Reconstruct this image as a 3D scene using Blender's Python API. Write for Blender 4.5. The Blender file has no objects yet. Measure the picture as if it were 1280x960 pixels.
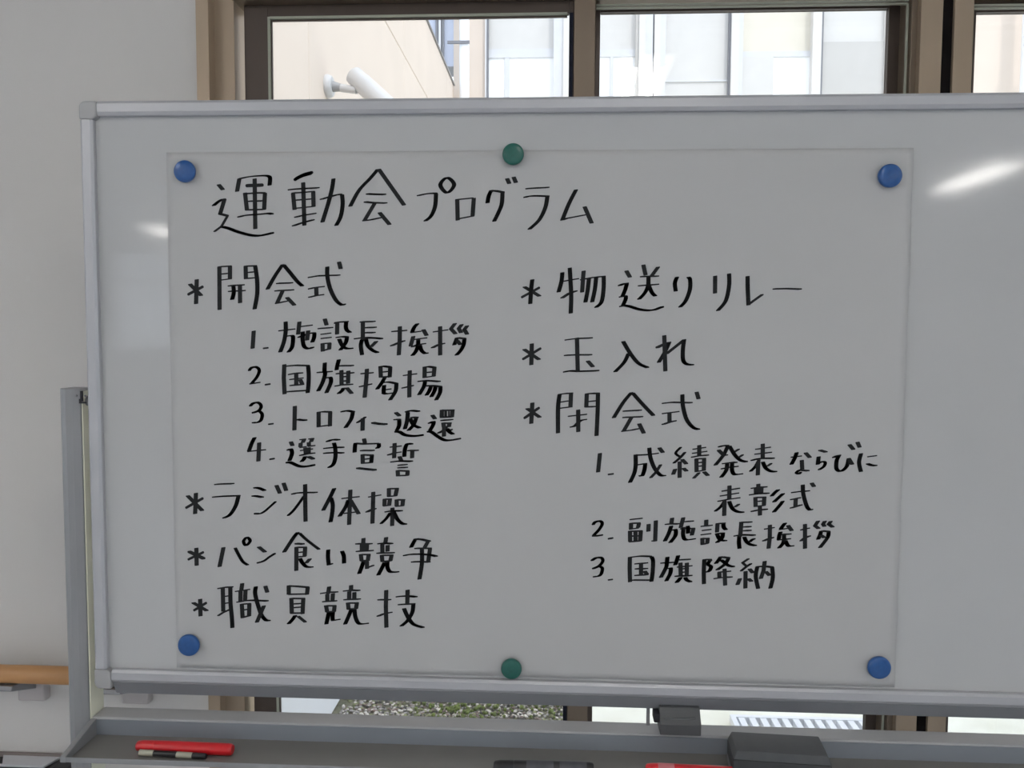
import bpy, bmesh, math, random
from mathutils import Vector, Matrix

random.seed(7)
scene = bpy.context.scene
COL = scene.collection

# ------------------------------------------------------------------ camera
CAM = Vector((0.0387, -1.2286, 1.4203))
YAW, PITCH, ROLL = math.radians(-3.02657), math.radians(3.64919), math.radians(0.30180)
FOCAL_PX = 1035.0
FW = Vector((math.sin(YAW) * math.cos(PITCH), math.cos(YAW) * math.cos(PITCH), -math.sin(PITCH)))
_rt = Vector((math.cos(YAW), -math.sin(YAW), 0.0))
_up = _rt.cross(FW)
RT = _rt * math.cos(ROLL) + _up * math.sin(ROLL)
UP = -_rt * math.sin(ROLL) + _up * math.cos(ROLL)
cam_data = bpy.data.cameras.new('camera')
cam_data.sensor_width = 36.0
cam_data.lens = FOCAL_PX / 1280.0 * 36.0
cam_data.clip_start = 0.02
cam_data.clip_end = 200
cam = bpy.data.objects.new('camera', cam_data)
COL.objects.link(cam)
rot = Matrix((RT, UP, -FW)).transposed()
cam.matrix_world = Matrix.Translation(CAM) @ rot.to_4x4()
scene.camera = cam

# ------------------------------------------------------------------ world, exposure
SKY = 1.8
world = bpy.data.worlds.new('sky')
scene.world = world
world.use_nodes = True
wn = world.node_tree.nodes
wn['Background'].inputs[0].default_value = (0.79, 0.885, 1.0, 1)
wn['Background'].inputs[1].default_value = SKY
scene.view_settings.view_transform = 'Standard'
scene.view_settings.look = 'None'
scene.view_settings.gamma = 1
scene.view_settings.use_curve_mapping = False
scene.view_settings.exposure = 0.21
TUBE = 20.0      # radiance of the ceiling fluorescent tubes

# soft daylight through high cloud
sun_d = bpy.data.lights.new('sun', 'SUN')
sun_d.energy = 1.15
sun_d.angle = math.radians(6)
sun_d.color = (1.0, 0.94, 0.86)
sun = bpy.data.objects.new('sun', sun_d)
COL.objects.link(sun)
sun.rotation_euler = (math.radians(38), 0, math.radians(28))

# ------------------------------------------------------------------ measuring helpers
def ray(px, py):
    return (FW + RT * ((px - 640) / FOCAL_PX) + UP * ((480 - py) / FOCAL_PX))
def at(px, py, Y=0.0):
    d = ray(px, py); t = (Y - CAM.y) / d.y
    return CAM + d * t
def atz(px, py, Z):
    d = ray(px, py); t = (Z - CAM.z) / d.z
    return CAM + d * t
def atx(px, py, X):
    d = ray(px, py); t = (X - CAM.x) / d.x
    return CAM + d * t

# ------------------------------------------------------------------ materials
MATS = {}
def mat(name, col, rough=0.5, metal=0.0, noise=0.0, nscale=20, bump=0.0, bscale=200, coat=0.0, spec=0.5, stretch=None, emis=None):
    m = bpy.data.materials.new(name); m.use_nodes = True
    nt = m.node_tree; b = nt.nodes['Principled BSDF']
    b.inputs['Base Color'].default_value = (*col, 1)
    b.inputs['Roughness'].default_value = rough
    b.inputs['Metallic'].default_value = metal
    b.inputs['Coat Weight'].default_value = coat
    b.inputs['Specular IOR Level'].default_value = spec
    tc = nt.nodes.new('ShaderNodeTexCoord'); mp = nt.nodes.new('ShaderNodeMapping')
    nt.links.new(tc.outputs['Object'], mp.inputs[0])
    if stretch: mp.inputs['Scale'].default_value = stretch
    if noise:
        n = nt.nodes.new('ShaderNodeTexNoise'); n.inputs['Scale'].default_value = nscale; n.inputs['Detail'].default_value = 4
        nt.links.new(mp.outputs[0], n.inputs['Vector'])
        r = nt.nodes.new('ShaderNodeValToRGB')
        r.color_ramp.elements[0].position = 0.3; r.color_ramp.elements[1].position = 0.7
        r.color_ramp.elements[0].color = (*[c * (1 - noise) for c in col], 1)
        r.color_ramp.elements[1].color = (*[min(1, c * (1 + noise)) for c in col], 1)
        nt.links.new(n.outputs['Fac'], r.inputs[0]); nt.links.new(r.outputs[0], b.inputs['Base Color'])
    if bump:
        n2 = nt.nodes.new('ShaderNodeTexNoise'); n2.inputs['Scale'].default_value = bscale; n2.inputs['Detail'].default_value = 3
        nt.links.new(mp.outputs[0], n2.inputs['Vector'])
        bp = nt.nodes.new('ShaderNodeBump'); bp.inputs['Strength'].default_value = bump; bp.inputs['Distance'].default_value = 0.002
        nt.links.new(n2.outputs['Fac'], bp.inputs['Height']); nt.links.new(bp.outputs[0], b.inputs['Normal'])
    if emis:
        b.inputs['Emission Color'].default_value = (*emis[0], 1); b.inputs['Emission Strength'].default_value = emis[1]
    MATS[name] = m
    return m

def glass_mat(name, tint=(0.96, 0.965, 0.965)):
    m = bpy.data.materials.new(name); m.use_nodes = True
    nt = m.node_tree; nt.nodes.clear()
    o = nt.nodes.new('ShaderNodeOutputMaterial'); mx = nt.nodes.new('ShaderNodeMixShader')
    t = nt.nodes.new('ShaderNodeBsdfTransparent'); t.inputs[0].default_value = (*tint, 1)
    g = nt.nodes.new('ShaderNodeBsdfGlossy'); g.inputs['Roughness'].default_value = 0.01
    f = nt.nodes.new('ShaderNodeFresnel'); f.inputs[0].default_value = 1.5
    nt.links.new(f.outputs[0], mx.inputs[0]); nt.links.new(t.outputs[0], mx.inputs[1]); nt.links.new(g.outputs[0], mx.inputs[2])
    nt.links.new(mx.outputs[0], o.inputs[0]); MATS[name] = m
    return m

mat('wallpaper', (0.64, 0.615, 0.59), 0.9, noise=0.015, nscale=3, bump=0.25, bscale=500)
mat('ceiling_board', (0.75, 0.75, 0.73), 0.9, noise=0.03, nscale=40)
mat('floor_vinyl', (0.60, 0.62, 0.66), 0.35, noise=0.06, nscale=8)  # unseen floor, tinted blue so its bounce cools the lower wall
mat('board_enamel', (0.49, 0.49, 0.49), 0.07, noise=0.012, nscale=4)
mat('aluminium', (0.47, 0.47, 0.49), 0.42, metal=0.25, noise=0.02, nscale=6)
mat('aluminium_shadow', (0.27, 0.275, 0.29), 0.45, metal=0.25, noise=0.03, nscale=12)  # aluminium darkened for the down-facing lip, shade put into the colour
mat('post_grey', (0.28, 0.28, 0.285), 0.45, metal=0.2, noise=0.03, nscale=10)
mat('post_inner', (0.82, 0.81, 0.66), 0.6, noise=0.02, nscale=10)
mat('tray_grey', (0.20, 0.19, 0.18), 0.45, noise=0.04, nscale=9)
mat('tray_back', (0.24, 0.26, 0.29), 0.45, noise=0.03, nscale=9)
mat('rail_top', (0.40, 0.40, 0.41), 0.45, noise=0.03, nscale=9)
mat('corner_plastic', (0.37, 0.365, 0.365), 0.5, noise=0.02, nscale=30)
mat('paper', (0.475, 0.47, 0.465), 0.85, noise=0.015, nscale=6)
mat('marker_ink', (0.017, 0.017, 0.018), 0.7, noise=0.2, nscale=60, spec=0.2)
mat('magnet_blue', (0.012, 0.082, 0.27), 0.28, noise=0.10, nscale=160, coat=0.15)
mat('magnet_green', (0.008, 0.105, 0.08), 0.28, noise=0.10, nscale=160, coat=0.15)
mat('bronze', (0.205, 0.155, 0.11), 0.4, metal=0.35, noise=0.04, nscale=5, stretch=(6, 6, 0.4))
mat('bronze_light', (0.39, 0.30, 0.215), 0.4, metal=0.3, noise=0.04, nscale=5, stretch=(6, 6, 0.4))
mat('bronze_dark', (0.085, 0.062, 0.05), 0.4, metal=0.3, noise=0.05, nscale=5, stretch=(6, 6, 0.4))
mat('gasket_pale', (0.38, 0.39, 0.31), 0.5, noise=0.05, nscale=20)
mat('slot_black', (0.012, 0.010, 0.010), 0.8, noise=0.1, nscale=20, spec=0.05)
mat('weather_strip', (0.012, 0.014, 0.03), 0.9, noise=0.3, nscale=150, bump=0.6, bscale=500)
glass_mat('window_glass')
mat('siding_cream', (0.74, 0.635, 0.55), 0.8, noise=0.03, nscale=3, bump=0.3, bscale=150)
mat('siding_white', (0.70, 0.67, 0.645), 0.8, noise=0.02, nscale=3)
mat('base_white', (0.88, 0.89, 0.92), 0.8, noise=0.02, nscale=5)
mat('joint_beige', (0.76, 0.62, 0.50), 0.9, noise=0.05, nscale=10)
mat('cap_grey', (0.28, 0.27, 0.27), 0.5, noise=0.05, nscale=10)
mat('ext_frame', (0.66, 0.66, 0.68), 0.5, noise=0.03, nscale=10)
mat('ext_frame_blue', (0.50, 0.54, 0.66), 0.5, noise=0.03, nscale=10)
mat('ext_frame_dark', (0.20, 0.20, 0.22), 0.5, noise=0.03, nscale=10)
mat('ext_blind', (0.66, 0.64, 0.62), 0.8, noise=0.02, nscale=10)
mat('ext_blind_cream', (0.72, 0.67, 0.58), 0.8, noise=0.02, nscale=10)
mat('ext_sky_white', (0.96, 0.96, 0.96), 0.8, noise=0.01, nscale=10)  # white that stands in for bright sky through the lower panes
mat('ext_panel', (0.54, 0.52, 0.50), 0.7, noise=0.02, nscale=10)
mat('pipe_white', (0.90, 0.91, 0.94), 0.4, noise=0.01, nscale=10)
mat('camera_white', (0.62, 0.62, 0.63), 0.35, noise=0.02, nscale=20)
mat('camera_grey', (0.35, 0.35, 0.36), 0.4, noise=0.03, nscale=20)
mat('soil', (0.22, 0.21, 0.14), 0.95, noise=0.4, nscale=30, bump=0.5, bscale=60)
mat('paving', (0.95, 0.93, 0.80), 0.85, noise=0.12, nscale=5, bump=0.3, bscale=80)
mat('grate_white', (0.85, 0.87, 0.92), 0.5, noise=0.02, nscale=20)
mat('moss', (0.15, 0.19, 0.045), 0.95, noise=0.4, nscale=50)
mat('handrail_wood', (0.52, 0.27, 0.11), 0.4, noise=0.10, nscale=6, stretch=(0.6, 8, 8))
mat('bracket_metal', (0.26, 0.26, 0.27), 0.35, metal=0.5, noise=0.03, nscale=20)
mat('bracket_beige', (0.50, 0.46, 0.45), 0.6, noise=0.03, nscale=20)
mat('marker_red', (0.62, 0.012, 0.018), 0.3, noise=0.04, nscale=30, coat=0.3)
mat('marker_black', (0.014, 0.013, 0.015), 0.35, noise=0.1, nscale=60)
mat('marker_label', (0.07, 0.07, 0.08), 0.5, noise=0.3, nscale=60)
mat('label_beige', (0.42, 0.40, 0.32), 0.5, noise=0.08, nscale=60)
mat('label_pink', (0.60, 0.18, 0.20), 0.5, noise=0.08, nscale=60)
mat('eraser_grey', (0.075, 0.077, 0.08), 0.5, noise=0.06, nscale=60)
mat('eraser_dark', (0.042, 0.043, 0.045), 0.6, noise=0.06, nscale=60)
mat('eraser_felt', (0.28, 0.29, 0.30), 0.95, noise=0.08, nscale=200, bump=0.6, bscale=700)
mat('lock_line', (0.11, 0.112, 0.115), 0.5, noise=0.06, nscale=60)
mat('rubber_black', (0.012, 0.011, 0.015), 0.5, noise=0.1, nscale=60)
mat('box_white', (0.60, 0.60, 0.63), 0.5, noise=0.03, nscale=20)
mat('box_brown', (0.23, 0.19, 0.18), 0.6, noise=0.05, nscale=20)
mat('lamp_housing', (0.8, 0.8, 0.8), 0.5, noise=0.02, nscale=20)
mat('lamp_tube', (0.9, 0.9, 0.9), 0.5, emis=((1.0, 0.965, 0.915), TUBE))
mat('white_frame', (0.7, 0.7, 0.7), 0.5, noise=0.02, nscale=20)
STONES = [mat('stone_%s' % n, c, 0.85, noise=0.15, nscale=90) for n, c in
          (('grey', (0.40, 0.37, 0.35)), ('pale', (0.72, 0.66, 0.60)), ('brown', (0.26, 0.19, 0.16)), ('olive', (0.27, 0.28, 0.14)), ('dark', (0.10, 0.09, 0.08)))]

# ------------------------------------------------------------------ object helpers
def link(name, me, parent=None, m=None):
    o = bpy.data.objects.new(name, me)
    COL.objects.link(o)
    if m is not None:
        for x in (m if isinstance(m, (list, tuple)) else [m]): me.materials.append(MATS[x] if isinstance(x, str) else x)
    if parent is not None: o.parent = parent; o.matrix_parent_inverse = Matrix.Identity(4)
    return o
def tag(o, label=None, cat=None, group=None, kind=None):
    if label: o['label'] = label
    if cat: o['category'] = cat
    if group: o['group'] = group
    if kind: o['kind'] = kind
    return o
def empty(name, loc, label=None, cat=None, group=None, kind=None, rz=0):
    o = bpy.data.objects.new(name, None); COL.objects.link(o); o.location = loc; o.rotation_euler = (0, 0, rz)
    o.empty_display_size = 0.05
    return tag(o, label, cat, group, kind)
def finish(bm, name, m, parent=None, off=None, smooth=False, bevel=0.0, seg=2):
    if off is None and parent is not None: off = parent_loc(parent)
    if off is not None: bmesh.ops.translate(bm, verts=bm.verts, vec=-Vector(off))
    bmesh.ops.recalc_face_normals(bm, faces=bm.faces)
    me = bpy.data.meshes.new(name); bm.to_mesh(me); bm.free()
    if smooth:
        for p in me.polygons: p.use_smooth = True
    o = link(name, me, parent, m)
    if bevel:
        md = o.modifiers.new('bevel', 'BEVEL'); md.width = bevel; md.segments = seg; md.limit_method = 'ANGLE'; md.angle_limit = math.radians(40)
    return o
def parent_loc(p):
    v = Vector((0, 0, 0))
    while p is not None:
        v += p.location; p = p.parent
    return v
def bbox(bm, x0, x1, y0, y1, z0, z1):
    vs = [bm.verts.new((x, y, z)) for x in (x0, x1) for y in (y0, y1) for z in (z0, z1)]
    for f in ((0, 1, 3, 2), (4, 6, 7, 5), (0, 4, 5, 1), (2, 3, 7, 6), (0, 2, 6, 4), (1, 5, 7, 3)):
        bm.faces.new([vs[i] for i in f])
    return vs
def box(name, x0, x1, y0, y1, z0, z1, m, parent=None, bevel=0.0, seg=2):
    bm = bmesh.new(); bbox(bm, min(x0, x1), max(x0, x1), min(y0, y1), max(y0, y1), min(z0, z1), max(z0, z1))
    return finish(bm, name, m, parent, bevel=bevel, seg=seg)
def prism(name, pts, axis, a0, a1, m, parent=None, bevel=0.0, smooth=False):
    """pts: 2D outline; axis: extrude axis. x: pts=(y,z); y: pts=(x,z); z: pts=(x,y)"""
    bm = bmesh.new()
    def P(p, a): return {'x': (a, p[0], p[1]), 'y': (p[0], a, p[1]), 'z': (p[0], p[1], a)}[axis]
    A = [bm.verts.new(P(p, a0)) for p in pts]; B = [bm.verts.new(P(p, a1)) for p in pts]
    bm.faces.new(A); bm.faces.new(B[::-1])
    for i in range(len(pts)):
        j = (i + 1) % len(pts); bm.faces.new([A[i], A[j], B[j], B[i]])
    return finish(bm, name, m, parent, bevel=bevel, smooth=smooth)
def lathe(name, prof, origin, axis, m, parent=None, n=28, smooth=True):
    """prof: [(distance along the axis, radius)]"""
    axis = Vector(axis).normalized(); q = axis.to_track_quat('Z', 'Y').to_matrix()
    bm = bmesh.new(); rings = []
    for t, r in prof:
        if r < 1e-6: rings.append([bm.verts.new(Vector(origin) + q @ Vector((0, 0, t)))])
        else: rings.append([bm.verts.new(Vector(origin) + q @ Vector((r * math.cos(2 * math.pi * i / n), r * math.sin(2 * math.pi * i / n), t))) for i in range(n)])
    for a, b in zip(rings, rings[1:]):
        for i in range(n):
            j = (i + 1) % n
            f = [a[i % len(a)], a[j % len(a)], b[j % len(b)], b[i % len(b)]]
            f = list(dict.fromkeys(f))
            if len(f) > 2: bm.faces.new(f)
    if len(rings[0]) > 1: bm.faces.new(rings[0][::-1])
    if len(rings[-1]) > 1: bm.faces.new(rings[-1])
    o = finish(bm, name, m, parent)
    if smooth:
        o.data.polygons.foreach_set('use_smooth', [len(p.vertices) <= 4 for p in o.data.polygons])
        md = o.modifiers.new('edges', 'EDGE_SPLIT'); md.split_angle = math.radians(45)
    return o

# ------------------------------------------------------------------ room shell
WALL_Y = 0.35
CEIL = 2.50
XL, XR, YB = -5.9, 5.6, -9.0
ROW = 60
def X_(px, Y, row=ROW): return at(px, row, Y).x
def Z_(py, Y, col=700): return at(col, py, Y).z
x_wall = X_(246, WALL_Y)
box('floor', XL, XR, YB, 0.62, -0.1, 0.0, 'floor_vinyl')['kind'] = 'structure'
box('ceiling', XL, XR, YB, 0.62, CEIL, CEIL + 0.1, 'ceiling_board')['kind'] = 'structure'
box('wall_front', XL, x_wall, WALL_Y, 0.62, 0, CEIL, 'wallpaper')['kind'] = 'structure'
def side_wall(name, n, x0, x1, W):
    ya, yb, za, zb = W
    bm = bmesh.new()
    bbox(bm, x0, x1, YB, ya, 0, CEIL); bbox(bm, x0, x1, yb, 0.62, 0, CEIL)
    bbox(bm, x0, x1, ya, yb, 0, za); bbox(bm, x0, x1, ya, yb, zb, CEIL)
    finish(bm, name, 'wallpaper')['kind'] = 'structure'
    w = empty('window_%d' % n, (x0 + .05, (ya + yb) / 2, za), kind='structure')
    bm = bmesh.new(); t = .05
    bbox(bm, x0 + .02, x0 + .07, ya, yb, za, za + t); bbox(bm, x0 + .02, x0 + .07, ya, yb, zb - t, zb)
    for k in range(5):
        yk = ya + (yb - ya - t) * k / 4; bbox(bm, x0 + .02, x0 + .07, yk, yk + t, za + t, zb - t)
    finish(bm, 'window_frame', 'white_frame', w)
    box('pane', x0 + .043, x0 + .047, ya + t, yb - t, za + t, zb - t, 'window_glass', w)
side_wall('wall_left', 7, XL - 0.1, XL, (-6.4, -0.5, 0.12, 2.15))  # unseen window added here to throw cool daylight on the front wall
side_wall('wall_right', 8, XR, XR + 0.1, (-7.0, -0.8, 0.12, 2.15))  # unseen window added here as daylight fill
WIN_TOP = 2.16
WX_END = X_(1192, WALL_Y) + 2.3
box('wall_above', x_wall, XR, WALL_Y, 0.62, WIN_TOP, CEIL, 'wallpaper')['kind'] = 'structure'
box('wall_beside', WX_END, XR, WALL_Y, 0.62, 0, WIN_TOP, 'wallpaper')['kind'] = 'structure'
# back wall with three windows, the right two made tall to add daylight
bw = [(-5.6, -3.3), (-2.0, 0.0), (1.0, 3.0)]
bz1 = 2.42
bsill = (1.15, 0.06, 0.06)
bm = bmesh.new()
xs = [XL] + [v for p in bw for v in p] + [XR]
for i in range(0, len(xs), 2): bbox(bm, xs[i], xs[i + 1], YB - 0.15, YB, 0, CEIL)
for (a, b), bz0 in zip(bw, bsill):
    bbox(bm, a, b, YB - 0.15, YB, 0, bz0); bbox(bm, a, b, YB - 0.15, YB, bz1, CEIL)
finish(bm, 'wall_back', 'wallpaper')['kind'] = 'structure'
for i, (a, b) in enumerate(bw):
    bz0 = bsill[i]
    w = empty('window_%d' % (i + 4), ((a + b) / 2, YB - 0.08, bz0), 'back window', None, None, 'structure')
    del w['label']
    f = bmesh.new(); t = 0.06
    bbox(f, a, b, YB - 0.1, YB - 0.04, bz0, bz0 + t); bbox(f, a, b, YB - 0.1, YB - 0.04, bz1 - t, bz1)
    bbox(f, a, a + t, YB - 0.1, YB - 0.04, bz0 + t, bz1 - t); bbox(f, b - t, b, YB - 0.1, YB - 0.04, bz0 + t, bz1 - t)
    bbox(f, a + t, b - t, YB - 0.1, YB - 0.04, 1.98, 2.06)
    bbox(f, (a + b) / 2 - .04, (a + b) / 2 + .04, YB - 0.1, YB - 0.04, bz0 + t, 1.98)
    bbox(f, (a + b) / 2 - .04, (a + b) / 2 + .04, YB - 0.1, YB - 0.04, 2.06, bz1 - t)
    finish(f, 'window_frame', 'white_frame', w)
    box('pane', a + t, b - t, YB - 0.072, YB - 0.068, bz0 + t, bz1 - t, 'window_glass', w)
box('baseboard_front', XL, x_wall, WALL_Y - 0.012, WALL_Y, 0, 0.07, 'bronze_light')['kind'] = 'structure'

# ------------------------------------------------------------------ windows behind the board
trim_n = [0]
def trim(name_px0, px1, Yf, m, z0=0.0, z1=WIN_TOP, Yb=0.50, bevel=0.001):
    trim_n[0] += 1
    o = box('trim_%d' % trim_n[0], X_(name_px0, Yf), X_(px1, Yf), Yf, Yb, z0, z1, m, bevel=bevel)
    o['kind'] = 'structure'; return o
ZT = WIN_TOP
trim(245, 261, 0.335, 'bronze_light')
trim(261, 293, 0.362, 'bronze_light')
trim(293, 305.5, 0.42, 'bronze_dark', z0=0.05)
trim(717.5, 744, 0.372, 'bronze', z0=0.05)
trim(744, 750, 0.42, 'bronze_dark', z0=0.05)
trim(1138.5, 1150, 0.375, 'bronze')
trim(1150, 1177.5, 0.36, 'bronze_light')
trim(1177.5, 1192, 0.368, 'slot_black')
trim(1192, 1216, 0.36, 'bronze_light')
# window heads and sill
trim_n[0] += 1
box('trim_%d' % trim_n[0], X_(305.5, .42), X_(1138, .375), 0.36, 0.44, Z_(-6, .36), ZT, 'bronze')['kind'] = 'structure'
trim_n[0] += 1
box('trim_%d' % trim_n[0], X_(1192, .36), WX_END, 0.36, 0.44, Z_(-6, .36), ZT, 'bronze')['kind'] = 'structure'
trim_n[0] += 1
box('trim_%d' % trim_n[0], x_wall, WX_END, 0.36, 0.60, 0.0, 0.05, 'bronze')['kind'] = 'structure'

def sash(n, g0, g1, ztop, Yf, s0, s1, ztop2, mat_s, mat_g, gw, zb=0.10, gside=(1, 1), strip=None):
    """glass from px g0..g1, stiles out to s0, s1 (pixels at row 60, plane Yf)"""
    xg0, xg1, xs0, xs1 = X_(g0, Yf), X_(g1, Yf), X_(s0, Yf), X_(s1, Yf)
    w = empty('window_%d' % n, ((xg0 + xg1) / 2, Yf, 0.05), kind='structure')
    Yb = Yf + 0.016
    for a, b in ((xs0, xg0), (xg1, xs1)):
        if abs(b - a) > 1e-4: box('sash_stile', a, b, Yf, Yb, 0.05, ztop2, mat_s, w, bevel=0.001)
    box('sash_rail', xg0, xg1, Yf, Yb, ztop, ztop2, mat_s, w, bevel=0.001)
    box('sash_rail', xg0, xg1, Yf, Yb, 0.05, zb, mat_s, w, bevel=0.001)
    if mat_g:
        g = bmesh.new()
        bbox(g, xg0 - 0.0005, xg0 + gw, Yf - 0.002, Yf + 0.008, zb, ztop)
        bbox(g, xg0 + gw, xg1 - gw, Yf - 0.002, Yf + 0.008, ztop - gw, ztop + 0.0005)
        bbox(g, xg0 + gw, xg1 - gw, Yf - 0.002, Yf + 0.008, zb, zb + gw)
        if gside[1]: bbox(g, xg1 - gw, xg1 + 0.0005, Yf - 0.002, Yf + 0.008, zb, ztop)
        finish(g, 'gasket', mat_g, w)
        g = bmesh.new()
        e = gw * 0.5
        bbox(g, xg0 + gw, xg0 + gw + e, Yf + 0.003, Yf + 0.0085, zb, ztop - gw)
        bbox(g, xg0 + gw + e, xg1 - gw, Yf + 0.003, Yf + 0.0085, ztop - gw - e * 1.2, ztop - gw)
        finish(g, 'gasket_line', 'bronze_dark', w)
    box('pane', xg0, xg1, Yf + 0.009, Yf + 0.013, zb, ztop, 'window_glass', w)
    return w
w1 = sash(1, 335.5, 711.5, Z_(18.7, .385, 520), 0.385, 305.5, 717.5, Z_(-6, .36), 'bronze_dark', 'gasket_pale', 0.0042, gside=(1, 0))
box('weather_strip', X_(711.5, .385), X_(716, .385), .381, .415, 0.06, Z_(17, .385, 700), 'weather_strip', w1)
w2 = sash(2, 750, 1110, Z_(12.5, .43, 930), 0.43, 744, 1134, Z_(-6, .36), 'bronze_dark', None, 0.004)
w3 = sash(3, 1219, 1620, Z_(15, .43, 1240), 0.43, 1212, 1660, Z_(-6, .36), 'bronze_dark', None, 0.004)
def bead(parent, a, b, z, Yf, right=True, left=False):
    g = bmesh.new(); t = .0028
    for k, off in enumerate((0, .0058)):
        bbox(g, X_(a, Yf), X_(b, Yf), Yf, Yf + .006, z - t + off, z + off)
        if right: bbox(g, X_(b, Yf) - t + off, X_(b, Yf) + off, Yf, Yf + .006, 0.05, z + off)
        if left: bbox(g, X_(a, Yf) - t, X_(a, Yf), Yf, Yf + .03, 0.05, z)
    finish(g, 'glazing_bead', 'gasket_pale', parent)
bead(w2, 745, 1134.5, Z_(6.3, .385, 930), .385)
bead(w3, 1216, 1660, Z_(9, .385, 1240), .385, right=False, left=True)

# ------------------------------------------------------------------ outdoors
GZ = -0.13
pc = atz(416, 883, GZ)           # where the wing wall meets the ground
WX = pc.x
FY = atx(569, 115, WX).y + 0.0   # far end of the wing = face of the far building
FY = min(max(FY, 6.0), 12.0)
print('wing x', WX, 'far y', FY, 'ground pt', pc)
e1, e2 = atx(543, 40, WX), atx(567, 115, WX)
s1, s2 = atx(485, 22, WX), atx(527, 117, WX)
print('top edge', e1, e2, 'seam', s1, s2)
wing = empty('building', (WX - 0.3, 2, GZ), 'cream panelled wing of the building seen through the left window, security camera mounted on it', 'building')
ys = [0.62]
yj = atx(386, 60, WX).y
step = 1.9
y = yj
ys += [yj]
while y + step < FY - .3: y += step; ys.append(y)
ys.append(FY - .1)
zs = [GZ + 0.45, 1.0, s1.z * .5 + s2.z * .5, e1.z * .5 + e2.z * .5]
for j in range(len(zs) - 1):
    for i in range(len(ys) - 1):
        if j == 0 and False: continue
        box('wall_panel', WX - 0.05, WX, ys[i] + .003, ys[i + 1] - .003, zs[j] + .003, zs[j + 1] - .003, 'siding_cream', wing, bevel=.003, seg=1)
box('wall_backing', WX - 0.3, WX - 0.008, 0.62, FY - .1, GZ, zs[-1], 'joint_beige', wing)
box('wall_base', WX - 0.06, WX + 0.012, 0.62, FY - .1, GZ, GZ + 0.449, 'base_white', wing)
box('parapet_cap', WX - 0.32, WX + 0.01, 0.62, FY - .1, zs[-1] + .001, zs[-1] + .016, 'cap_grey', wing)

def F(px, py): return at(px, py, FY)
far = empty('building', (0.5, FY + .3, GZ), 'far white building with large glazed openings seen behind the courtyard', 'building')
def fbox(name, x0, x1, y0, y1, m, d0=0.0, d1=0.1, zbot=None, ztop=None, row=None):
    row = 65 if row is None else row
    a, b = F(x0, row).x, F(x1, row).x
    zt = F((x0 + x1) / 2, y0).z if ztop is None else ztop
    zb = F((x0 + x1) / 2, y1).z if zbot is None else zbot
    return box(name, a, b, FY - d0, FY + d1, zb, zt, m, far)
ZTOPF = 7.0
ZL = GZ
# solid pieces of facade
fbox('wall_panel', 400, 567, 0, 0, 'ext_frame_blue', 0, .3, zbot=zs[-1] + .2, ztop=ZTOPF)
fbox('window_mullion', 545, 548, 0, 0, 'ext_frame_dark', .03, .0, zbot=zs[-1] + .05, ztop=ZTOPF)
fbox('window_mullion', 553.5, 555.5, 0, 0, 'ext_frame_dark', .05, .0, zbot=zs[-1] + .05, ztop=ZTOPF)
fbox('window_mullion', 549, 552, 0, 0, 'ext_frame', .04, .0, zbot=zs[-1] + .05, ztop=ZTOPF)
fbox('wall_panel', 567, 607, 0, 0, 'siding_cream', 0, .3, zbot=ZL, ztop=ZTOPF)
# windows of the facade: (left, right, transom row, upper material, lower material)
def fwin(x0, x1, ty0, ty1, mu, ml, mulls=()):
    fbox('window_blind', x0, x1, 0, ty0, mu, -.02, .14, ztop=ZTOPF)
    fbox('window_lower_fill', x0, x1, ty1, 0, ml, -.012, .20, zbot=ZL)  # opaque slab; the white ones stand in for sky seen through
    fbox('transom', x0, x1, ty0, ty1, 'ext_frame', .0, .14)
    for a, b, lower in mulls:
        fbox('window_mullion', a, b, ty1, 0, 'ext_frame', .0, .01, zbot=ZL)
fwin(611, 697, 61, 72, 'ext_blind', 'ext_sky_white', ((631, 637, 1),))
fbox('column', 607, 608.5, 0, 0, 'ext_frame', .05, .2, zbot=ZL, ztop=ZTOPF)
fbox('column', 608.5, 611, 0, 0, 'ext_frame_dark', .03, .2, zbot=ZL, ztop=ZTOPF)
fbox('column', 692, 704, 0, 0, 'ext_frame', .06, .2, zbot=ZL, ztop=ZTOPF)
fbox('column', 704, 716, 0, 0, 'siding_white', .08, .2, zbot=ZL, ztop=ZTOPF)
fwin(716, 800, 62, 71, 'ext_blind', 'ext_sky_white', ((763, 767, 1),))
fbox('column', 794, 798, 0, 0, 'ext_panel', .04, .2, zbot=ZL, ztop=ZTOPF)
fbox('column', 798, 806, 0, 0, 'siding_white', .06, .2, zbot=ZL, ztop=ZTOPF)
fbox('column', 806, 815, 0, 0, 'ext_frame', .05, .2, zbot=ZL, ztop=ZTOPF)
fbox('column', 815, 817, 0, 0, 'ext_frame_dark', .03, .2, zbot=ZL, ztop=ZTOPF)
fbox('column', 817, 824, 0, 0, 'siding_white', .05, .2, zbot=ZL, ztop=ZTOPF)
fbox('column', 824, 831, 0, 0, 'ext_frame', .05, .2, zbot=ZL, ztop=ZTOPF)
fwin(831, 912, 100, 102, 'ext_blind', 'ext_blind', ())
fbox('column', 910, 912.5, 0, 0, 'ext_frame_dark', .03, .2, zbot=ZL, ztop=ZTOPF)
fbox('column', 912.5, 922, 0, 0, 'siding_white', .06, .2, zbot=ZL, ztop=ZTOPF)
fbox('column', 922, 927, 0, 0, 'ext_frame', .05, .2, zbot=ZL, ztop=ZTOPF)
fwin(927, 1013, 64, 71, 'ext_blind_cream', 'ext_sky_white', ())
fbox('window_blind', 927, 967, 71.2, 0, 'ext_blind', .01, .1, zbot=ZL)
fbox('column', 1013, 1024, 0, 0, 'siding_white', .06, .2, zbot=ZL, ztop=ZTOPF)
fbox('column', 1024, 1026.5, 0, 0, 'ext_frame_dark', .05, .2, zbot=ZL, ztop=ZTOPF)
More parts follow.
